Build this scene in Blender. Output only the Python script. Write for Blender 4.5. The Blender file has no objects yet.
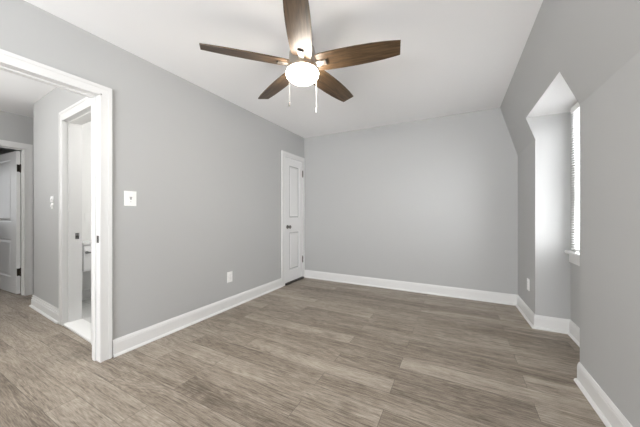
import bpy, bmesh, math, random
from mathutils import Vector, Matrix
S = bpy.context.scene
COL = S.collection
PI = math.pi

# ------------------------------------------------------------------ camera
H = 2.44
cam_d = bpy.data.cameras.new('camera')
cam = bpy.data.objects.new('camera', cam_d); COL.objects.link(cam)
cam_d.sensor_width = 36.0
cam_d.lens = 36.0 * 260.0 / 640.0
cam_d.clip_start = 0.02
cam.location = (0, 0, 1.117)
cam.rotation_euler = (PI/2, 0, math.atan(137/260))
S.camera = cam

# ------------------------------------------------------------------ world, exposure
S.view_settings.view_transform = 'Standard'
S.view_settings.look = 'None'
S.view_settings.gamma = 1.0
S.view_settings.use_curve_mapping = False
S.view_settings.exposure = 0.07
S.cycles.max_bounces = 20; S.cycles.diffuse_bounces = 14
w = bpy.data.worlds.new('sky'); S.world = w; w.use_nodes = True
bg = w.node_tree.nodes['Background']
bg.inputs[0].default_value = (0.82, 0.91, 1.0, 1); bg.inputs[1].default_value = 0.42

def area(name, loc, direction, sx, sy, power, col=(1, 1, 1)):
    d = bpy.data.lights.new(name, 'AREA'); d.shape = 'RECTANGLE'; d.size = sx; d.size_y = sy
    d.energy = power; d.color = col
    o = bpy.data.objects.new(name, d); COL.objects.link(o); o.location = loc
    o.rotation_euler = Vector(direction).to_track_quat('-Z', 'Y').to_euler()
    return o
# daylight outside the windows, plus added upward fill for the ceilings
area('daylight_behind_camera', (-0.7, -2.75, 1.6), (0.05, 1, -0.12), 2.2, 1.6, 136, (0.97, 0.985, 1.0))  # stands outside the unseen, added window
area('ceiling_fill_behind_camera', (-0.4, -2.7, 0.5), (0.0, 1, 1.6), 2.2, 0.6, 291, (0.98, 0.99, 1.0))  # added fill tilted up to brighten the bedroom ceiling
area('daylight_dormer', (1.32, 2.1, 1.2), (-1, 0.25, 0.15), 2.0, 1.8, 180, (0.97, 0.985, 1.0))
area('ceiling_fill_dormer', (1.75, 2.65, 0.2), (-1, -0.1, 0.5), 1.5, 0.9, 120, (0.98, 0.99, 1.0))  # added low fill, aimed up through the dormer at the mid ceiling
area('daylight_far_room', (-8.62, 0.4, 1.5), (1, 0.1, 0), 1.2, 1.2, 9, (0.97, 0.985, 1.0))
area('daylight_dormer_edge', (1.17, 2.12, 1.25), (-0.3, 1, 0.1), 0.13, 1.3, 3.5, (0.97, 0.985, 1.0))
def bulb(name, loc, power, radius=0.12, col=(1, 0.98, 0.95)):
    d = bpy.data.lights.new(name, 'POINT'); d.energy = power; d.shadow_soft_size = radius; d.color = col
    o = bpy.data.objects.new(name, d); COL.objects.link(o); o.location = loc
    return o
bulb('bathroom_light', (-2.85, 1.95, 2.0), 22)
bulb('hall_light', (-3.5, -0.6, 2.0), 38)
area('hall_ceiling_fill', (-3.7, -0.7, 1.5), (0, 0.2, 1), 0.5, 0.5, 23)  # added fill facing up to lift the hall ceiling, no fixture there

# ------------------------------------------------------------------ materials
def mat(name, col=(0.8, 0.8, 0.8), rough=0.5, metal=0.0, spec=0.5):
    m = bpy.data.materials.new(name); m.use_nodes = True
    b = m.node_tree.nodes['Principled BSDF']
    b.inputs['Base Color'].default_value = (*col, 1); b.inputs['Roughness'].default_value = rough
    b.inputs['Metallic'].default_value = metal; b.inputs['Specular IOR Level'].default_value = spec
    return m
def N(m, t, **k):
    n = m.node_tree.nodes.new(t)
    for a, v in k.items(): setattr(n, a, v)
    return n
def L(m, a, b): m.node_tree.links.new(a, b)
def paint(name, col, rough, bump=0.02, scale=260):
    m = mat(name, col, rough, spec=0.3)
    tc = N(m, 'ShaderNodeTexCoord'); n = N(m, 'ShaderNodeTexNoise'); n.inputs['Scale'].default_value = scale
    bp = N(m, 'ShaderNodeBump'); bp.inputs['Strength'].default_value = bump; bp.inputs['Distance'].default_value = 0.002
    L(m, tc.outputs['Object'], n.inputs['Vector']); L(m, n.outputs['Fac'], bp.inputs['Height'])
    L(m, bp.outputs['Normal'], m.node_tree.nodes['Principled BSDF'].inputs['Normal'])
    return m
M = {}
M['wall'] = paint('grey_wall_paint', (0.462, 0.466, 0.464), 0.6)
M['ceiling'] = paint('white_ceiling_paint', (0.90, 0.90, 0.905), 0.8)
M['trim'] = mat('white_trim_paint', (0.73, 0.73, 0.725), 0.36)
M['door'] = mat('white_door_paint', (0.76, 0.76, 0.76), 0.38)
M['bath_wall'] = paint('white_bathroom_paint', (0.85, 0.85, 0.84), 0.5)
M['plastic'] = mat('white_plastic', (0.87, 0.87, 0.86), 0.3)
M['plastic_grey'] = mat('grey_plastic', (0.38, 0.38, 0.38), 0.4)
M['bronze'] = mat('dark_bronze', (0.035, 0.028, 0.022), 0.38, 0.7)
M['knob'] = mat('dark_nickel', (0.16, 0.15, 0.14), 0.28, 0.9)
M['nickel'] = mat('brushed_nickel', (0.50, 0.46, 0.41), 0.34, 0.95)
M['chain'] = mat('dull_metal_chain', (0.22, 0.21, 0.20), 0.7)
M['chrome'] = mat('chrome', (0.35, 0.35, 0.36), 0.15, 1.0)
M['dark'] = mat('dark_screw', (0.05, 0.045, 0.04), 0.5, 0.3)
M['ceramic'] = mat('white_ceramic', (0.88, 0.88, 0.88), 0.12)
M['threshold'] = mat('white_marble_threshold', (0.86, 0.86, 0.85), 0.25)

def wood_floor():
    m = mat('grey_brown_vinyl_planks', rough=0.42, spec=0.45)
    b = m.node_tree.nodes['Principled BSDF']
    tc = N(m, 'ShaderNodeTexCoord')
    mp = N(m, 'ShaderNodeMapping'); mp.inputs['Location'].default_value = (0.37, 0.04, 0)
    L(m, tc.outputs['Object'], mp.inputs['Vector'])
    br = N(m, 'ShaderNodeTexBrick'); br.offset = 0.37; br.offset_frequency = 2; br.squash = 1
    for k, v in (('Scale', 1.0), ('Mortar Size', 0.0012), ('Mortar Smooth', 0.2), ('Bias', 0.0), ('Brick Width', 1.22), ('Row Height', 0.152)):
        br.inputs[k].default_value = v
    br.inputs['Color1'].default_value = (0, 0, 0, 1); br.inputs['Color2'].default_value = (1, 1, 1, 1); br.inputs['Mortar'].default_value = (0.3, 0.3, 0.3, 1)
    L(m, mp.outputs[0], br.inputs['Vector'])
    # each plank shifts its own grain
    rnd = N(m, 'ShaderNodeVectorMath', operation='SCALE'); rnd.inputs[0].default_value = (13.7, 7.3, 5.1)
    sep = N(m, 'ShaderNodeSeparateColor'); L(m, br.outputs['Color'], sep.inputs[0]); L(m, sep.outputs[0], rnd.inputs['Scale'])
    add = N(m, 'ShaderNodeVectorMath', operation='ADD'); L(m, mp.outputs[0], add.inputs[0]); L(m, rnd.outputs[0], add.inputs[1])
    def stretched(sx, sy, scale, detail, rough=0.6, dist=0.0):
        q = N(m, 'ShaderNodeMapping'); q.inputs['Scale'].default_value = (sx, sy, 1); L(m, add.outputs[0], q.inputs['Vector'])
        n = N(m, 'ShaderNodeTexNoise'); n.inputs['Scale'].default_value = scale; n.inputs['Detail'].default_value = detail
        n.inputs['Roughness'].default_value = rough; n.inputs['Distortion'].default_value = dist
        L(m, q.outputs[0], n.inputs['Vector']); return n
    fine = stretched(3.2, 42, 3.0, 8, 0.78, 0.3)
    grit = stretched(3.2, 100, 4.5, 4, 0.7, 0.1)
    broad = stretched(0.8, 6.0, 1.6, 4, 0.6, 0.6)
    # cathedral figure: rings from a stretched, warped field
    ringf = stretched(0.55, 3.2, 1.5, 2, 0.5, 0.3)
    mul = N(m, 'ShaderNodeMath', operation='MULTIPLY'); mul.inputs[1].default_value = 130.0; L(m, ringf.outputs['Fac'], mul.inputs[0])
    sn = N(m, 'ShaderNodeMath', operation='SINE'); L(m, mul.outputs[0], sn.inputs[0])
    knots = stretched(1.0, 2.2, 2.6, 1, 0.5)
    kr = N(m, 'ShaderNodeValToRGB'); kr.color_ramp.elements[0].position = 0.70; kr.color_ramp.elements[1].position = 0.80
    kr.color_ramp.elements[0].color = (0, 0, 0, 1); kr.color_ramp.elements[1].color = (1, 1, 1, 1); L(m, knots.outputs['Fac'], kr.inputs[0])
    streak = stretched(1.1, 34, 2.6, 5, 0.75, 0.25)
    sr = N(m, 'ShaderNodeValToRGB'); sr.color_ramp.elements[0].position = 0.55; sr.color_ramp.elements[1].position = 0.68
    sr.color_ramp.elements[0].color = (0, 0, 0, 1); sr.color_ramp.elements[1].color = (1, 1, 1, 1); L(m, streak.outputs['Fac'], sr.inputs[0])
    def madd(a, k, c=None, cv=0.0):
        x = N(m, 'ShaderNodeMath', operation='MULTIPLY_ADD'); L(m, a, x.inputs[0]); x.inputs[1].default_value = k
        if c is not None: L(m, c, x.inputs[2])
        else: x.inputs[2].default_value = cv
        return x.outputs[0]
    v = madd(sep.outputs[0], 0.22, None, -1.05)
    v = madd(broad.outputs['Fac'], 0.7, v)
    v = madd(fine.outputs['Fac'], 1.0, v)
    v = madd(grit.outputs['Fac'], 1.35, v)
    v = madd(sn.outputs[0], 0.045, v)
    v = madd(kr.outputs[0], -0.25, v)
    v = madd(sr.outputs[0], -0.30, v)
    ramp = N(m, 'ShaderNodeValToRGB'); e = ramp.color_ramp.elements
    e[0].position = 0.25; e[0].color = (0.100, 0.078, 0.058, 1)
    e[1].position = 0.9; e[1].color = (0.45, 0.395, 0.33, 1)
    x = e.new(0.52); x.color = (0.245, 0.203, 0.160, 1)
    L(m, v, ramp.inputs[0])
    mm = N(m, 'ShaderNodeMix', data_type='RGBA', blend_type='MIX'); L(m, br.outputs['Fac'], mm.inputs['Factor'])
    L(m, ramp.outputs[0], mm.inputs['A']); mm.inputs['B'].default_value = (0.08, 0.065, 0.05, 1)
    L(m, mm.outputs['Result'], b.inputs['Base Color'])
    bp = N(m, 'ShaderNodeBump'); bp.inputs['Strength'].default_value = 0.15; bp.inputs['Distance'].default_value = 0.002
    L(m, fine.outputs['Fac'], bp.inputs['Height']); L(m, bp.outputs[0], b.inputs['Normal'])
    return m
M['floor'] = wood_floor()

def blade_wood():
    m = mat('walnut_blade_wood', rough=0.42, spec=0.4)
    b = m.node_tree.nodes['Principled BSDF']
    tc = N(m, 'ShaderNodeTexCoord'); q = N(m, 'ShaderNodeMapping'); q.inputs['Scale'].default_value = (2.0, 26, 8)
    L(m, tc.outputs['Object'], q.inputs['Vector'])
    n = N(m, 'ShaderNodeTexNoise'); n.inputs['Scale'].default_value = 2.4; n.inputs['Detail'].default_value = 6; n.inputs['Roughness'].default_value = 0.65
    n.inputs['Distortion'].default_value = 0.4
    L(m, q.outputs[0], n.inputs['Vector'])
    r = N(m, 'ShaderNodeValToRGB'); e = r.color_ramp.elements
    e[0].position = 0.33; e[0].color = (0.034, 0.019, 0.010, 1); e[1].position = 0.72; e[1].color = (0.150, 0.094, 0.048, 1)
    L(m, n.outputs['Fac'], r.inputs[0]); L(m, r.outputs[0], b.inputs['Base Color'])
    return m
M['blade'] = blade_wood()

def tile_mat():
    m = mat('pale_floor_tile', rough=0.25)
    b = m.node_tree.nodes['Principled BSDF']
    tc = N(m, 'ShaderNodeTexCoord'); br = N(m, 'ShaderNodeTexBrick'); br.offset = 0.5
    for k, v in (('Scale', 1.0), ('Mortar Size', 0.003), ('Brick Width', 0.6), ('Row Height', 0.3)): br.inputs[k].default_value = v
    br.inputs['Color1'].default_value = (0.62, 0.62, 0.61, 1); br.inputs['Color2'].default_value = (0.70, 0.70, 0.69, 1); br.inputs['Mortar'].default_value = (0.45, 0.45, 0.45, 1)
    L(m, tc.outputs['Object'], br.inputs['Vector']); L(m, br.outputs['Color'], b.inputs['Base Color'])
    return m
M['tile'] = tile_mat()

def glass_mat():
    m = bpy.data.materials.new('window_glass'); m.use_nodes = True; nt = m.node_tree; nt.nodes.clear()
    o = N(m, 'ShaderNodeOutputMaterial'); t = N(m, 'ShaderNodeBsdfTransparent'); g = N(m, 'ShaderNodeBsdfGlossy'); g.inputs['Roughness'].default_value = 0.02
    x = N(m, 'ShaderNodeMixShader'); x.inputs[0].default_value = 0.05
    L(m, t.outputs[0], x.inputs[1]); L(m, g.outputs[0], x.inputs[2]); L(m, x.outputs[0], o.inputs[0])
    return m
M['glass'] = glass_mat()
def emit(name, col, s):
    m = mat(name, (0.9, 0.9, 0.88), 0.35); b = m.node_tree.nodes['Principled BSDF']
    b.inputs['Emission Color'].default_value = (*col, 1); b.inputs['Emission Strength'].default_value = s
    return m
M['lamp'] = emit('lit_frosted_glass', (1.0, 0.925, 0.83), 70)
M['hall_lamp'] = emit('lit_ceiling_light', (1.0, 0.97, 0.92), 4.0)

# ------------------------------------------------------------------ mesh helpers
def obj(name, bm, m, parent=None, smooth=False, loc=None, rot=None):
    bmesh.ops.recalc_face_normals(bm, faces=bm.faces)
    me = bpy.data.meshes.new(name); bm.to_mesh(me); bm.free()
    me.materials.append(M[m] if isinstance(m, str) else m)
    if smooth:
        for p in me.polygons: p.use_smooth = True
        me.set_sharp_from_angle(angle=math.radians(38))
    o = bpy.data.objects.new(name, me); COL.objects.link(o)
    if parent is not None: o.parent = parent
    if loc is not None: o.location = loc
    if rot is not None: o.rotation_euler = rot
    return o
def empty(name, loc=(0, 0, 0), rz=0):
    o = bpy.data.objects.new(name, None); COL.objects.link(o); o.location = loc; o.rotation_euler = (0, 0, rz); o.empty_display_size = 0.1
    return o
def tag(o, label, cat, group=None):
    o['label'] = label; o['category'] = cat
    if group: o['group'] = group
    return o
def struct(o): o['kind'] = 'structure'; return o

def box(bm, x0, x1, y0, y1, z0, z1, bev=0.0):
    vs = [bm.verts.new((x, y, z)) for x in (x0, x1) for y in (y0, y1) for z in (z0, z1)]
    F = [(0, 1, 3, 2), (4, 6, 7, 5), (0, 4, 5, 1), (2, 3, 7, 6), (0, 2, 6, 4), (1, 5, 7, 3)]
    fs = [bm.faces.new([vs[i] for i in f]) for f in F]
    if bev > 0:
        es = list({e for f in fs for e in f.edges})
        bmesh.ops.bevel(bm, geom=es, offset=bev, segments=2, affect='EDGES', profile=0.6)
    return bm
def hexa(bm, lo, hi):
    """solid between two quads of matching corners"""
    a = [bm.verts.new(p) for p in lo]; b = [bm.verts.new(p) for p in hi]; n = len(a)
    bm.faces.new(a); bm.faces.new(b[::-1])
    for i in range(n): bm.faces.new((a[i], a[(i+1) % n], b[(i+1) % n], b[i]))
    return bm
def prism_y(bm, prof0, y0, prof1, y1):
    return hexa(bm, [(x, y0, z) for x, z in prof0], [(x, y1, z) for x, z in prof1])
def lathe(bm, prof, seg=48, c=(0, 0, 0), axis='Z'):
    rings = []
    for r, z in prof:
        ring = []
        for i in range(seg):
            a = 2*PI*i/seg
            p = (r*math.cos(a), r*math.sin(a), z)
            if axis == 'X': p = (z, p[0], p[1])
            if axis == 'Y': p = (p[0], z, p[1])
            ring.append(bm.verts.new((c[0]+p[0], c[1]+p[1], c[2]+p[2])))
        rings.append(ring)
    for a, b in zip(rings, rings[1:]):
        for i in range(seg): bm.faces.new((a[i], a[(i+1) % seg], b[(i+1) % seg], b[i]))
    bm.faces.new(rings[0]); bm.faces.new(rings[-1][::-1])
    return bm
def sweep(bm, path, prof, closed=False):
    """profile (offset to the left of travel, z) swept along a floor polyline with mitred corners"""
    n = len(path); P = [Vector(p) for p in path]; rings = []
    for i in range(n):
        d0 = (P[i]-P[i-1]).normalized() if i > 0 else (P[1]-P[0]).normalized()
        d1 = (P[i+1]-P[i]).normalized() if i < n-1 else d0
        n0 = Vector((-d0.y, d0.x)); n1 = Vector((-d1.y, d1.x))
        mm = (n0+n1).normalized(); k = 1/max(0.3, mm.dot(n0))
        rings.append([bm.verts.new((P[i].x+mm.x*k*o, P[i].y+mm.y*k*o, z)) for o, z in prof])
    m = len(prof)
    for a, b in zip(rings, rings[1:]):
        for j in range(m): bm.faces.new((a[j], a[(j+1) % m], b[(j+1) % m], b[j]))
    bm.faces.new(rings[0]); bm.faces.new(rings[-1][::-1])
    return bm
BM = bmesh.new
BASE = [(0, 0.001), (0.014, 0.001), (0.014, 0.100), (0.012, 0.104), (0.012, 0.112), (0.008, 0.120), (0.005, 0.128), (0, 0.130)]
SHOE = [(0.0135, 0.001), (0.031, 0.001), (0.030, 0.008), (0.026, 0.014), (0.021, 0.018), (0.0135, 0.019)]
HALL = [(0, 0.001), (0.016, 0.001), (0.016, 0.085), (0.010, 0.090), (0.010, 0.098), (0.013, 0.100), (0.013, 0.108), (0.006, 0.112), (0.006, 0.120), (0.009, 0.122), (0.007, 0.134), (0, 0.136)]
def baseboard(name, path, prof=None):
    o = struct(obj(name, sweep(BM(), path, prof or BASE), 'trim'))
    obj('shoe_molding', sweep(BM(), path, SHOE), 'trim', o)
    return o

# ------------------------------------------------------------------ structure
XL, YB = -2.378, 3.917
XW = XL-0.10                       # hall side of the bedroom's left wall
YS = -2.3                          # wall behind the camera
D0, D1, DH = 0.19, 0.955, 2.005    # bedroom doorway
AX, AY, AS = -4.527, 1.165, -0.055 # hall wall line
def A(u, v, z=0):
    k = 1/math.sqrt(1+AS*AS); return (AX+k*(u-AS*v), AY+k*(AS*u+v), z)
ANG = math.atan(AS)

struct(obj('floor', box(BM(), -8.5, 1.2, -2.5, 4.1, -0.1, 0), 'floor'))
struct(obj('ceiling', box(BM(), -8.5, 0.95, -2.5, 4.1, H, H+0.12), 'ceiling'))

b = BM()
box(b, XW, XL, D1+0.012, YB, 0, H)
box(b, XW, XL, YS, D0-0.012, 0, H)
box(b, XW, XL, D0-0.012, D1+0.012, DH+0.012, H)
struct(obj('wall_left', b, 'wall'))
struct(obj('wall_back', box(BM(), -8.5, 0.9, YB, YB+0.12, 0, H), 'wall'))

# right wall: knee wall with the sloped roof side above, dormer recess between two stretches
ON, OF = 2.335, 3.225              # recess near and far edges along Y
XN, XF, XE = 0.722, 0.672, 0.935   # near stretch, far stretch, recess end wall
ZK = 1.84
b = BM()
def npx(y): return XN-0.01*(ON-y)/(ON-YS)
def nprof(y, z0=0, z1=H):
    x = npx(y); p = [(x, z0)] + ([(x, ZK)] if z0 < ZK else []) + [(x-0.248, H), (1.05, H), (1.05, z0)]
    if z1 < ZK: p = [(x, z0), (x, z1), (1.05, z1), (1.05, z0)]
    return p
RY0, RY1, RZ0, RZ1 = -1.8, -0.45, 0.72, 1.80     # side window behind the camera
prism_y(b, nprof(YS-0.1), YS-0.1, nprof(RY0), RY0)
prism_y(b, nprof(RY0, RZ1), RY0, nprof(RY1, RZ1), RY1)
prism_y(b, nprof(RY0, 0, RZ0), RY0, nprof(RY1, 0, RZ0), RY1)
prism_y(b, nprof(RY1), RY1, nprof(ON), ON)
farp = [(XF+0.004, 0), (XF+0.004, ZK), (0.475, H), (1.05, H), (1.05, 0)]
farq = [(XF-0.018, 0), (XF-0.018, ZK-0.02), (0.475, H), (1.05, H), (1.05, 0)]
prism_y(b, farp, OF, farq, YB)
# sloped piece over the recess
prism_y(b, [(0.620, 2.087), (0.474, H), (1.05, H), (1.05, 2.087)], ON, [(0.602, 2.064), (0.475, H), (1.05, H), (1.05, 2.064)], OF)
struct(obj('wall_right', b, 'wall'))
# recess ceiling
struct(obj('ceiling_dormer', hexa(BM(), [(0.6215, ON, 2.0835), (1.09, ON, 2.0835), (1.09, OF, 2.0605), (0.6035, OF, 2.0605)],
      [(0.6205, ON, 2.0875), (1.09, ON, 2.0875), (1.09, OF, 2.0645), (0.6025, OF, 2.0645)]), 'ceiling'))
# recess end wall with the window hole
WY0, WY1, WZ0, WZ1 = 2.40, 3.05, 0.775, 1.985
b = BM()
box(b, XE, XE+0.085, ON, OF, 0, WZ0-0.03)
box(b, XE, XE+0.085, ON, OF, WZ1, 2.09)
box(b, XE, XE+0.085, ON, WY0, WZ0-0.03, WZ1)
box(b, XE, XE+0.085, WY1, OF, WZ0-0.03, WZ1)
struct(obj('wall_dormer', b, 'wall'))
# unseen wall behind the camera, with a window hole added to let light in
SX0, SX1, SZ0, SZ1 = -1.9, 0.3, 0.6, 2.25
b = BM()
box(b, XW, SX0, YS-0.12, YS, 0, H); box(b, SX1, 1.1, YS-0.12, YS, 0, H)
box(b, SX0, SX1, YS-0.12, YS, 0, SZ0); box(b, SX0, SX1, YS-0.12, YS, SZ1, H)
struct(obj('wall_front', b, 'wall'))

# hall wall with the bathroom doorway
U0, U1, UH = 1.06, 1.77, 2.04
TH = 0.12
def abox(bm, u0, u1, v0, v1, z0, z1):
    return hexa(bm, [A(u0, v0, z0), A(u1, v0, z0), A(u1, v1, z0), A(u0, v1, z0)], [A(u0, v0, z1), A(u1, v0, z1), A(u1, v1, z1), A(u0, v1, z1)])
b = BM()
abox(b, 0, U0-0.012, 0, TH, 0, H); abox(b, U1+0.012, 2.052, 0, TH, 0, H); abox(b, U0-0.012, U1+0.012, 0, TH, UH+0.012, H)
struct(obj('wall_hall', b, 'wall'))
# block between corridor and bathroom, white on the bathroom side
BX = -4.245
struct(obj('wall_corridor', hexa(BM(), [A(0, TH, 0), A(0.15, TH, 0), (-4.36, YB, 0), (-4.52, YB, 0)], [A(0, TH, H), A(0.15, TH, H), (-4.36, YB, H), (-4.52, YB, H)]), 'wall'))
struct(obj('wall_bathroom', box(BM(), -4.355, BX, 1.285, 3.0, 0, H), 'bath_wall'))
struct(obj('wall_bathroom_back', box(BM(), -4.355, XW, 3.0, 3.1, 0, H), 'bath_wall'))
struct(obj('floor_bathroom', hexa(BM(), [(BX, 1.285, 0.001), (BX, 3.0, 0.001), (XW, 3.0, 0.001), (XW, 1.19, 0.001), A(2.04, TH, 0.001), A(0.3, TH, 0.001)],
      [(BX, 1.285, 0.012), (BX, 3.0, 0.012), (XW, 3.0, 0.012), (XW, 1.19, 0.012), A(2.04, TH, 0.012), A(0.3, TH, 0.012)]), 'tile'))
# far hall wall with its doorway and the room beyond
XB = -5.2; XB2 = XB-0.12
E0, E1, EH = 0.47, 1.252, 1.99
b = BM()
box(b, XB2, XB, E1+0.012, YB, 0, H); box(b, XB2, XB, -1.42, E0-0.012, 0, H); box(b, XB2, XB, E0-0.012, E1+0.012, EH+0.012, H)
struct(obj('wall_far', b, 'wall'))
struct(obj('wall_hall_front', box(BM(), -8.5, XW, -1.54, -1.42, 0, H), 'wall'))
b = BM()
GX = -8.3; GY0, GY1, GZ0, GZ1 = -0.2, 1.1, 0.85, 2.1
box(b, GX-0.12, GX, -1.42, GY0, 0, H); box(b, GX-0.12, GX, GY1, YB, 0, H); box(b, GX-0.12, GX, GY0, GY1, 0, GZ0); box(b, GX-0.12, GX, GY0, GY1, GZ1, H)
struct(obj('wall_far_room', b, 'wall'))

# ------------------------------------------------------------------ baseboards
baseboard('baseboard_left', [(XL, 3.236), (XL, 1.038)])
baseboard('baseboard_back', [(XF-0.017, YB), (XL+0.016, YB)])
# far stretch of right wall, then around the recess
baseboard('baseboard_right', [(XE, ON+0.002), (XE, OF), (XF+0.004, OF), (XF-0.017, YB-0.002)])
baseboard('baseboard_right_near', [(XN-0.01, YS), (XN, ON-0.001)])
baseboard('baseboard_hall', [A(0.955, 0)[:2], A(0, 0)[:2], A(0, 0.6)[:2]], HALL)
baseboard('baseboard_bathroom', [(BX, 2.99), (BX, 1.29)])

# ------------------------------------------------------------------ doorway trim
def casing_profile_box(bm, fn, a0, a1, z0, z1, t=0.018):
    """a flat casing board with a raised outer band, built through fn(along, out, z)"""
    hexa(bm, [fn(a0, 0, z0), fn(a1, 0, z0), fn(a1, t, z0), fn(a0, t, z0)], [fn(a0, 0, z1), fn(a1, 0, z1), fn(a1, t, z1), fn(a0, t, z1)])
def casing(name, parent, fn, a0, a1, zt, wdt, top_w=None, left=True, right=True, right_w=None):
    """casing round an opening a0..a1 up to zt; board width wdt"""
    tw = top_w or wdt; rw = right_w or wdt; b = BM(); OB, IB = 0.024, 0.012
    for side, ww in ((-1, wdt), (1, rw)):
        i = a0 if side < 0 else a1
        def strip(d0, d1, z1, t):
            u, v = i+side*d0, i+side*d1; casing_profile_box(b, fn, min(u, v), max(u, v), 0, z1, t)
        strip(0, IB, zt, 0.0160); strip(IB, ww-OB, zt+IB, 0.0145); strip(ww-OB, ww, zt+tw-OB, 0.0180)
    casing_profile_box(b, fn, a0, a1, zt, zt+IB, 0.0160)
    casing_profile_box(b, fn, a0-wdt+OB, a1+rw-OB, zt+IB, zt+tw-OB, 0.0145)
    casing_profile_box(b, fn, a0-wdt, a1+rw, zt+tw-OB, zt+tw, 0.0180)
    return obj(name, b, 'trim', parent)

# door_1: the bedroom doorway we look through
d1 = struct(empty('door_1', (XL, D1, 0)))
d1i = Matrix.Translation((-XL, -D1, 0))
def local(o, m):
    o.data.transform(m); return o
local(casing('door_casing', d1, lambda a, t, z: (XL+t, a, z), D0, D1, DH, 0.075), d1i)
local(casing('door_casing', d1, lambda a, t, z: (XW-t, a, z), D0, D1, DH, 0.075), d1i)
b = BM()
box(b, XW-0.001, XL+0.001, D1, D1+0.0119, 0, DH+0.0119); box(b, XW-0.001, XL+0.001, D0-0.0119, D0, 0, DH+0.0119); box(b, XW-0.001, XL+0.001, D0, D1, DH, DH+0.0119)
local(obj('door_jamb', b, 'trim', d1), d1i)
b = BM()
box(b, XW+0.02, XW+0.055, D1-0.011, D1, 0, DH-0.011, 0.002); box(b, XW+0.02, XW+0.055, D0, D0+0.011, 0, DH-0.011); box(b, XW+0.02, XW+0.055, D0, D1, DH-0.011, DH)
local(obj('door_stop', b, 'trim', d1), d1i)
b = BM(); box(b, XL-0.034, XL-0.008, D1-0.002, D1+0.001, 0.895, 0.95, 0.0008)
sp = local(obj('strike_plate', b, 'bronze', d1), d1i); 
b = BM(); box(b, XL-0.027, XL-0.015, D1-0.0026, D1, 0.91, 0.935); local(obj('latch_hole', b, 'dark', sp), d1i)

# door_2: the bathroom doorway
d2 = struct(empty('door_2', A(U0, 0), ANG))
ident = d2.matrix_basis.inverted()
fnA = lambda a, t, z: A(a, -t, z)
d2inv = Matrix.LocRotScale(Vector(A(U0, 0)), Matrix.Rotation(ANG, 3, 'Z').to_quaternion(), Vector((1, 1, 1))).inverted()
local(casing('door_casing', d2, fnA, U0, U1, UH, 0.095), d2inv)
local(casing('door_casing', d2, lambda a, t, z: A(a, TH+t, z), U0, U1, UH, 0.09), d2inv)
b = BM(); abox(b, U0-0.0119, U0, -0.001, TH+0.001, 0, UH+0.0119); abox(b, U1, U1+0.0119, -0.001, TH+0.001, 0, UH+0.0119); abox(b, U0, U1, -0.001, TH+0.001, UH, UH+0.0119)
local(obj('door_jamb', b, 'trim', d2), d2inv)
b = BM(); abox(b, U0, U0+0.011, 0.03, 0.075, 0.02, UH-0.011); abox(b, U1-0.011, U1, 0.03, 0.075, 0.02, UH-0.011); abox(b, U0, U1, 0.03, 0.075, UH-0.011, UH)
local(obj('door_stop', b, 'trim', d2), d2inv)
b = BM(); abox(b, U0-0.001, U0+0.002, 0.083, 0.112, 0.855, 0.915); sp = local(obj('strike_plate', b, 'chrome', d2), d2inv)
b = BM(); abox(b, U0, U0+0.0026, 0.088, 0.104, 0.873, 0.898); local(obj('latch_hole', b, 'dark', sp), d2inv)
b = BM(); abox(b, U0, U1, -0.012, TH+0.02, 0.0, 0.022); bmesh.ops.bevel(b, geom=b.edges[:], offset=0.004, segments=2, affect='EDGES')
local(obj('threshold', b, 'threshold', d2), d2inv)

# panelled door leaf, built lying in local x (0..w), y (0..t), panels on both faces
def leaf_mesh(wd, ht, t, panels, z0=0.0):
    b = BM(); xs = sorted({0, wd, *[p[0] for p in panels], *[p[1] for p in panels]}); zs = sorted({0, ht, *[p[2] for p in panels], *[p[3] for p in panels]})
    for face, s in ((0, 1), (t, -1)):
        grid = {}
        def v(x, z, y=face):
            k = (round(x, 5), round(z, 5), round(y, 5))
            if k not in grid: grid[k] = b.verts.new((x, y, z+z0))
            return grid[k]
        for i in range(len(xs)-1):
            for j in range(len(zs)-1):
                x0, x1, a0, a1 = xs[i], xs[i+1], zs[j], zs[j+1]
                inp = any(p[0] <= x0 and x1 <= p[1] and p[2] <= a0 and a1 <= p[3] for p in panels)
                if not inp: b.faces.new((v(x0, a0), v(x1, a0), v(x1, a1), v(x0, a1)))
        for p in panels:
            steps = [(0, 0), (0.010, 0.009), (0.020, 0.010), (0.050, 0.003)]
            rings = [[v(p[0]+d, p[2]+d, face+s*q), v(p[1]-d, p[2]+d, face+s*q), v(p[1]-d, p[3]-d, face+s*q), v(p[0]+d, p[3]-d, face+s*q)] for d, q in steps]
            for r0, r1 in zip(rings, rings[1:]):
                for i in range(4): b.faces.new((r0[i], r0[(i+1) % 4], r1[(i+1) % 4], r1[i]))
            b.faces.new(rings[-1])
    def q(*ps): b.faces.new([b.verts.new(p) for p in ps])
    q((0, 0, z0), (0, t, z0), (0, t, ht+z0), (0, 0, ht+z0)); q((wd, 0, z0), (wd, t, z0), (wd, t, ht+z0), (wd, 0, ht+z0))
    q((0, 0, z0), (wd, 0, z0), (wd, t, z0), (0, t, z0)); q((0, 0, ht+z0), (wd, 0, ht+z0), (wd, t, ht+z0), (0, t, ht+z0))
    bmesh.ops.remove_doubles(b, verts=b.verts[:], dist=1e-5)
    return b
def knob_mesh(b, c, d):
    """round door knob at c along +-y"""
    lathe(b, [(0.031, 0), (0.031, d*0.005), (0.027, d*0.009), (0.012, d*0.011), (0.011, d*0.030), (0.020, d*0.036), (0.027, d*0.046), (0.027, d*0.056), (0.020, d*0.064), (0.006, d*0.067)], 28, c, 'Y')
    return b
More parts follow.
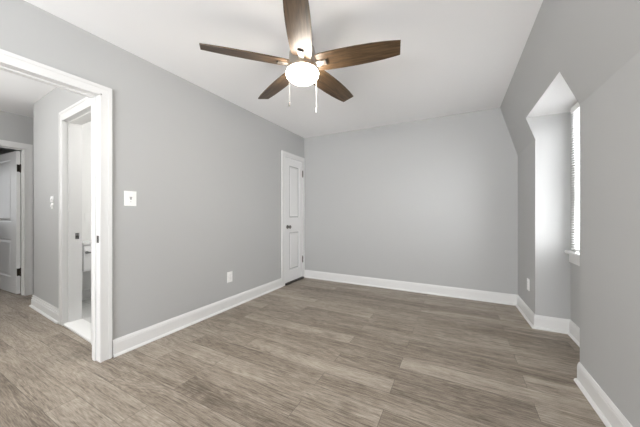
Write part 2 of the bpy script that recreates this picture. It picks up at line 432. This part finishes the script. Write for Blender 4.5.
def hinge_mesh(c, h=0.09, pr=0.007):
    b = BM(); lathe(b, [(pr, -h/2), (pr, h/2)], 14, c); lathe(b, [(pr*0.6, h/2), (pr*0.9, h/2+0.004), (pr*0.3, h/2+0.010)], 14, c)
    lathe(b, [(pr*0.3, -h/2-0.010), (pr*0.9, -h/2-0.004), (pr*0.6, -h/2)], 14, c)
    return b

# door_3: doorway in the far hall wall, its door standing open into the room beyond
d3 = struct(empty('door_3', (XB, E1, 0))); d3i = Matrix.Translation((-XB, -E1, 0))
local(casing('door_casing', d3, lambda a, t, z: (XB+t, a, z), E0, E1, EH, 0.075), d3i)
local(casing('door_casing', d3, lambda a, t, z: (XB2-t, a, z), E0, E1, EH, 0.075), d3i)
b = BM(); box(b, XB2-0.001, XB+0.001, E1, E1+0.0119, 0, EH+0.0119); box(b, XB2-0.001, XB+0.001, E0-0.0119, E0, 0, EH+0.0119); box(b, XB2-0.001, XB+0.001, E0, E1, EH, EH+0.0119)
local(obj('door_jamb', b, 'trim', d3), d3i)
b = BM(); box(b, XB2+0.045, XB2+0.08, E1-0.011, E1, 0, EH-0.011); box(b, XB2+0.045, XB2+0.08, E0, E0+0.011, 0, EH-0.011); box(b, XB2+0.045, XB2+0.08, E0, E1, EH-0.011, EH)
local(obj('door_stop', b, 'trim', d3), d3i)
WL = 0.80
lf = leaf_mesh(WL, 1.965, 0.035, [(0.19, 0.66, 0.215, 0.745), (0.19, 0.66, 0.985, 1.86)], 0.012)
leaf = obj('door_leaf', lf, 'door', d3); leaf['label'] = 'white two-panel door standing open'
# hinge corner; leaf runs towards -x, its visible face towards -y
leaf.location = (XB2-0.022-XB, -0.004, 0); leaf.rotation_euler = (0, 0, PI+math.radians(2.5))
obj('door_knob', knob_mesh(knob_mesh(BM(), (WL-0.065, 0.035, 0.92), 1), (WL-0.065, 0, 0.92), -1), 'bronze', leaf, True)
for z in (1.74, 0.31):
    b = hinge_mesh((-0.010, 0.0, z), 0.10, 0.009); box(b, -0.004, 0.0, 0.0, 0.032, z-0.05, z+0.05)
    obj('hinge', b, 'bronze', leaf, True)

# door_4: closet door in the far left corner
C0, C1, CH = 3.322, 3.845, 2.012
d4 = struct(empty('door_4', (XL, C0, 0))); d4i = Matrix.Translation((-XL, -C0, 0))
local(casing('door_casing', d4, lambda a, t, z: (XL+t, a, z), C0, C1, CH, 0.078, 0.070, right_w=0.060), d4i)
b = BM(); box(b, 0.0002, 0.040, 0.002, C1-C0-0.002, 0.001, 0.026); obj('door_gap_shade', b, 'dark', d4)  # dark box put in as the shade under the closet door
b = BM()
src = leaf_mesh(C1-C0-0.006, 1.976, 0.035, [(0.12, 0.415, 0.18, 0.795), (0.12, 0.415, 1.02, 1.865)], 0.028)
leaf = obj('door_leaf', src, 'door', d4); leaf['label'] = 'closed narrow white two-panel closet door'
leaf.location = (0.0085, 0.003, 0); leaf.rotation_euler = (0, 0, PI/2)
obj('door_knob', knob_mesh(BM(), (0.066, 0, 0.905), -1), 'knob', leaf, True)
for z in (1.80, 0.33):
    obj('hinge', hinge_mesh((C1-C0-0.006, -0.006, z), 0.10, 0.011), 'knob', leaf, True)

# ------------------------------------------------------------------ windows
def window(name, parent_loc, fn, a0, a1, z0, z1, cas, sill=True, casing_on=True, dp=0.118, sx=0.06, f=0.022):
    """double-hung window; fn(along, inward, z); inward 0 is the wall face, negative is inside the wall"""
    r = struct(empty(name, parent_loc)); inv = Matrix.Translation(-Vector(parent_loc))
    def bx(bm, u0, u1, t0, t1, q0, q1):
        hexa(bm, [fn(u0, t0, q0), fn(u1, t0, q0), fn(u1, t1, q0), fn(u0, t1, q0)], [fn(u0, t0, q1), fn(u1, t0, q1), fn(u1, t1, q1), fn(u0, t1, q1)])
    b = BM()
    bx(b, a0, a0+f, -dp, 0, z0, z1); bx(b, a1-f, a1, -dp, 0, z0, z1); bx(b, a0+f, a1-f, -dp, 0, z1-f, z1)
    local(obj('window_frame', b, 'trim', r), inv)
    zm = (z0+z1)/2; s = 0.038
    for q0, q1, t in ((z0, zm+0.018, -dp*0.5), (zm-0.018, z1-f, -dp*0.8)):
        b = BM(); bx(b, a0+f, a0+f+s, t-0.025, t, q0, q1); bx(b, a1-f-s, a1-f, t-0.025, t, q0, q1)
        bx(b, a0+f+s, a1-f-s, t-0.025, t, q0, q0+s); bx(b, a0+f+s, a1-f-s, t-0.025, t, q1-s, q1)
        sa = local(obj('sash', b, 'trim', r), inv)
        b = BM(); bx(b, a0+f+s-0.004, a1-f-s+0.004, t-0.014, t-0.010, q0+s-0.004, q1-s+0.004)
        g = local(obj('glass_pane', b, 'glass', sa), inv)
    if casing_on:
        b = BM(); c = cas
        bx(b, a0-c, a0+0.004, 0, 0.018, z0, z1-0.004); bx(b, a1-0.004, a1+c, 0, 0.018, z0, z1-0.004); bx(b, a0-c, a1+c, 0, 0.022, z1-0.004, z1+c)
        local(obj('window_casing', b, 'trim', r), inv)
        b = BM(); bx(b, max(a0-c-0.06, a0-0.06 if sx > 0.1 else -99), a1+c+sx, -dp, 0.045, z0-0.028, z0)
        bmesh.ops.bevel(b, geom=b.edges[:], offset=0.006, segments=2, affect='EDGES')
        local(obj('window_sill', b, 'trim', r), inv)
        b = BM(); bx(b, a0-(0.03 if sx > 0.1 else c+0.03), a1+c+sx-0.03, 0, 0.016, z0-0.105, z0-0.028)
        local(obj('window_apron', b, 'trim', r), inv)
    return r
window('window_1', (XE, WY0, WZ0), lambda a, t, z: (XE-t, a, z), WY0, WY1, WZ0, WZ1, 0.022, dp=0.085, f=0.012, sx=0.17)
window('window_2', (SX0, YS, SZ0), lambda a, t, z: (a, YS+t, z), SX0, SX1, SZ0, SZ1, 0.08)  # unseen window, added to admit the light behind the camera
window('window_3', (XN-0.008, RY0, RZ0), lambda a, t, z: (XN-0.008-t, a, z), RY0, RY1, RZ0, RZ1, 0.0, casing_on=False)
window('window_4', (GX, GY0, GZ0), lambda a, t, z: (GX+t, a, z), GY0, GY1, GZ0, GZ1, 0.08)

# white slatted blind on the dormer window
bmat = mat('white_blind_slats', (0.86, 0.86, 0.86), 0.5)
tr = N(bmat, 'ShaderNodeBsdfTranslucent'); tr.inputs[0].default_value = (0.86, 0.86, 0.86, 1); mx = N(bmat, 'ShaderNodeMixShader'); mx.inputs[0].default_value = 0.4
L(bmat, bmat.node_tree.nodes['Principled BSDF'].outputs[0], mx.inputs[1]); L(bmat, tr.outputs[0], mx.inputs[2]); L(bmat, mx.outputs[0], bmat.node_tree.nodes['Material Output'].inputs['Surface'])
bl_ = tag(empty('window_blind', (XE-0.030, 2.73, 2.0)), 'white slatted blind hanging open in front of the dormer window', 'window blind')
YB0, YB1 = -0.345, 0.330
b = BM(); box(b, -0.018, 0.006, YB0, YB1, -0.005, 0.045, 0.002); obj('headrail', b, 'plastic', bl_)
b = BM(); zz = -0.025
while zz > -1.17:
    hexa(b, [(-0.018, YB0+0.004, zz-0.002), (0.006, YB0+0.004, zz+0.002), (0.006, YB1-0.004, zz+0.002), (-0.018, YB1-0.004, zz-0.002)],
            [(-0.018, YB0+0.004, zz-0.001), (0.006, YB0+0.004, zz+0.003), (0.006, YB1-0.004, zz+0.003), (-0.018, YB1-0.004, zz-0.001)]); zz -= 0.0215
obj('slats', b, bmat, bl_)
b = BM(); box(b, -0.016, 0.004, YB0+0.004, YB1-0.004, -1.200, -1.186, 0.002); obj('bottom_rail', b, 'plastic', bl_)
b = BM()
for yy in (-0.24, 0.0, 0.24): box(b, -0.0195, -0.0185, yy-0.001, yy+0.001, -1.19, 0.0)
obj('ladder_cord', b, 'plastic', bl_)

# ------------------------------------------------------------------ ceiling fan
FX, FY, FZ = -1.005, 1.63, 2.205
fan = tag(empty('ceiling_fan', (FX, FY, H)), 'ceiling fan with five walnut blades and a lit white bowl under the ceiling', 'ceiling fan')
def fz(z): return z-H
obj('canopy', lathe(BM(), [(0.070, 0), (0.070, -0.012), (0.062, -0.040), (0.040, -0.058), (0.018, -0.062), (0.018, -0.10)], 48), 'nickel', fan, True)
obj('motor_housing', lathe(BM(), [(0.020, fz(2.36)), (0.062, fz(2.35)), (0.088, fz(2.325)), (0.097, fz(2.28)), (0.100, fz(2.225)), (0.108, fz(2.195)), (0.113, fz(2.182)), (0.114, fz(2.166)), (0.109, fz(2.160))], 56), 'nickel', fan, True)
obj('light_bowl', lathe(BM(), [(0.108, fz(2.1595)), (0.115, fz(2.155)), (0.119, fz(2.144)), (0.117, fz(2.128)), (0.106, fz(2.111)), (0.083, fz(2.094)), (0.046, fz(2.087)), (0.006, fz(2.085))], 56), 'lamp', fan, True)
def blade_mesh():
    b = BM(); st = [(0.108, 0.056), (0.115, 0.066), (0.15, 0.073), (0.22, 0.077), (0.30, 0.079), (0.40, 0.079), (0.50, 0.075), (0.58, 0.069), (0.65, 0.060), (0.69, 0.054)]
    top, bot = [], []
    lo = [(x, -h) for x, h in st]; hi = [(x-(0.004 if i == len(st)-1 else 0), h) for i, (x, h) in enumerate(st)]
    n = len(lo); V = []
    for zz in (0.004, -0.004):
        V.append(([b.verts.new((x, y, zz)) for x, y in lo], [b.verts.new((x, y, zz)) for x, y in hi]))
    for (l, h) in V:
        for i in range(n-1): b.faces.new((l[i], l[i+1], h[i+1], h[i]))
    (l0, h0), (l1, h1) = V
    for i in range(n-1):
        b.faces.new((l0[i], l0[i+1], l1[i+1], l1[i])); b.faces.new((h0[i], h0[i+1], h1[i+1], h1[i]))
    b.faces.new((l0[0], h0[0], h1[0], l1[0])); b.faces.new((l0[-1], h0[-1], h1[-1], l1[-1]))
    return b
def bracket_mesh():
    b = BM(); box(b, 0.085, 0.185, -0.021, 0.021, -0.013, -0.0042, 0.003); return b
def bracket_cap():
    b = BM(); box(b, 0.181, 0.191, -0.022, 0.022, -0.0145, -0.0042, 0.002); return b
PITCH = math.radians(-15)
blades = []
for k in range(5):
    ang = math.radians(10.3+72*k)
    if k == 0:
        bl = obj('blade', blade_mesh(), 'blade', fan); br = obj('blade_bracket', bracket_mesh(), 'nickel', bl); bc = obj('bracket_cap', bracket_cap(), 'dark', bl)
        bc['label'] = 'dark end cap'
    else:
        bl = blades[0][0].copy(); COL.objects.link(bl); bl.parent = fan
        for s_ in blades[0][1:]:
            c_ = s_.copy(); COL.objects.link(c_); c_.parent = bl
        br = bc = None
    if k == 0: blades.append((bl, br, bc))
    bl.location = (0, 0, fz(FZ))
    bl.rotation_mode = 'XYZ'
    R = Matrix.Rotation(ang, 3, 'Z') @ Matrix.Rotation(PITCH, 3, 'X')
    bl.rotation_euler = R.to_euler()
Rv = Vector((math.cos(cam.rotation_euler[2]), math.sin(cam.rotation_euler[2]), 0)); Fv = Vector((-Rv.y, Rv.x, 0))
def chain(dr, df, zt, zb, fm, fl):
    p = Rv*dr+Fv*df; b = BM()
    lathe(b, [(0.0006, fz(zt)), (0.0006, fz(zb))], 8, (p.x, p.y, 0))
    z = zb
    while z < zt:
        lathe(b, [(0.0007, fz(z)-0.002), (0.0012, fz(z)), (0.0007, fz(z)+0.002)], 8, (p.x, p.y, 0)); z += 0.0055
    c = obj('pull_chain', b, 'plastic' if fm == 'plastic' else 'chain', fan, True)
    lab = obj('chain_fob', lathe(BM(), [(0.002, fz(zb)+0.002), (0.0045, fz(zb)-0.004), (0.0055, fz(zb)-fl*0.6), (0.006, fz(zb)-fl), (0.003, fz(zb)-fl-0.003)], 16, (p.x, p.y, 0)), fm, c, True)
    lab['label'] = 'small dark fob' if fm == 'dark' else 'small white fob'
chain(-0.106, 0.085, 2.150, 1.975, 'dark', 0.035)
chain(0.101, 0.085, 2.150, 1.925, 'plastic', 0.030)

# ------------------------------------------------------------------ wall plates
def plate(name, loc, rz, wd, ht, label, cat, extra):
    e = tag(empty(name, loc, rz), label, cat, {'wall_outlet': 'electrical outlets low on the walls', 'wall_control': 'small wall controls in the hall'}.get(name))
    b = BM(); box(b, -wd/2, wd/2, -0.006, 0, -ht/2, ht/2, 0.002); obj('cover_plate', b, 'plastic', e)
    extra(e); return e
def switch_parts(e):
    b = BM(); box(b, -0.024, 0.024, -0.0105, -0.004, -0.040, 0.040, 0.0025); r = obj('rocker', b, 'plastic', e)
    b = BM(); hexa(b, [(-0.010, -0.0112, 0.014), (0.010, -0.0112, 0.014), (0.0035, -0.0112, -0.012), (-0.0035, -0.0112, -0.012)],
                   [(-0.010, -0.0098, 0.014), (0.010, -0.0098, 0.014), (0.0035, -0.0098, -0.012), (-0.0035, -0.0098, -0.012)])
    obj('switch_mark', b, 'plastic_grey', r)
    obj('indicator', lathe(BM(), [(0.0035, -0.0112), (0.0035, -0.0098)], 16, (0, 0, -0.027), 'Y'), 'plastic_grey', r)
plate('light_switch', (XL, 1.164, 1.240), PI/2, 0.090, 0.122, 'white switch plate with a small grey mark on the left wall, beside the doorway', 'light switch', switch_parts)
def outlet_parts(e):
    for z in (0.022, -0.022):
        b = BM(); box(b, -0.017, 0.017, -0.009, -0.004, z-0.014, z+0.014, 0.003); f = obj('socket', b, 'plastic', e)
        b = BM()
        for x in (-0.007, 0.007): box(b, x-0.0015, x+0.0015, -0.0094, -0.008, z-0.002, z+0.008)
        lathe(b, [(0.0028, -0.0094), (0.0028, -0.008)], 12, (0, 0, z-0.008), 'Y')
        obj('socket_slots', b, 'plastic_grey', f)
    obj('screw', lathe(BM(), [(0.003, -0.0072), (0.003, -0.005)], 12, (0, 0, 0), 'Y'), 'plastic_grey', e)
plate('wall_outlet', (XL, 2.222, 0.368), PI/2, 0.078, 0.124, 'white electrical outlet low on the left wall between doorway and closet door', 'outlet', outlet_parts)
plate('wall_outlet', (XF-0.0035, 3.455, 0.368), -PI/2+0.0303, 0.076, 0.120, 'white electrical outlet low on the right wall beside the dormer recess', 'outlet', outlet_parts)
def toggle_parts(e):
    b = BM(); box(b, -0.018, 0.018, -0.014, -0.004, -0.014, 0.014, 0.002); obj('control_face', b, 'plastic', e)
def wall_a(u, z): p = A(u, 0, z); return p
plate('wall_control', wall_a(0.70, 1.272), ANG, 0.085, 0.062, 'small white wall control in the hall, upper of the two', 'wall control', toggle_parts)
plate('wall_control', wall_a(0.71, 1.199), ANG, 0.060, 0.060, 'small white wall control in the hall, lower and smaller of the two', 'wall control', toggle_parts)

# ------------------------------------------------------------------ toilet in the bathroom
ty = 1.70
t = tag(empty('toilet', (BX+0.02, ty, 0.012), 0), 'white toilet with chrome flush handle, glimpsed through the bathroom doorway', 'toilet')
b = BM(); box(b, 0.0, 0.19, -0.235, 0.235, 0.385, 0.715, 0.02); obj('tank', b, 'ceramic', t, True)
b = BM(); box(b, -0.008, 0.202, -0.245, 0.245, 0.716, 0.750, 0.010); obj('tank_lid', b, 'ceramic', t, True)
b = BM(); lathe(b, [(0.018, 0.19), (0.018, 0.197), (0.010, 0.200), (0.008, 0.212)], 20, (0, -0.205, 0.625), 'X'); box(b, 0.204, 0.216, -0.215, -0.13, 0.612, 0.632, 0.004)
obj('flush_handle', b, 'chrome', t, True)
def oval(bm, rings, seg=40):
    R_ = []
    for cx, rx, ry, z in rings: R_.append([bm.verts.new((cx+rx*math.cos(2*PI*i/seg), ry*math.sin(2*PI*i/seg), z)) for i in range(seg)])
    for a, c in zip(R_, R_[1:]):
        for i in range(seg): bm.faces.new((a[i], a[(i+1) % seg], c[(i+1) % seg], c[i]))
    bm.faces.new(R_[0]); bm.faces.new(R_[-1][::-1]); return bm
obj('bowl', oval(BM(), [(0.30, 0.22, 0.11, 0.0), (0.30, 0.20, 0.10, 0.08), (0.32, 0.20, 0.11, 0.18), (0.36, 0.26, 0.16, 0.30), (0.39, 0.29, 0.185, 0.375), (0.39, 0.29, 0.185, 0.385)]), 'ceramic', t, True)
obj('seat', oval(BM(), [(0.41, 0.265, 0.185, 0.386), (0.41, 0.275, 0.195, 0.392), (0.41, 0.275, 0.195, 0.402), (0.41, 0.265, 0.186, 0.407)]), 'ceramic', t, True)
obj('seat_lid', oval(BM(), [(0.41, 0.265, 0.185, 0.408), (0.41, 0.272, 0.192, 0.412), (0.41, 0.270, 0.190, 0.420), (0.41, 0.245, 0.168, 0.427)]), 'ceramic', t, True)
e = tag(empty('wall_plate', (BX, 1.585, 1.065), PI/2), 'small white plate on the bathroom wall above the toilet tank', 'wall plate')
b = BM(); box(b, -0.035, 0.035, -0.006, 0, -0.057, 0.057, 0.002); obj('cover_plate', b, 'plastic', e)
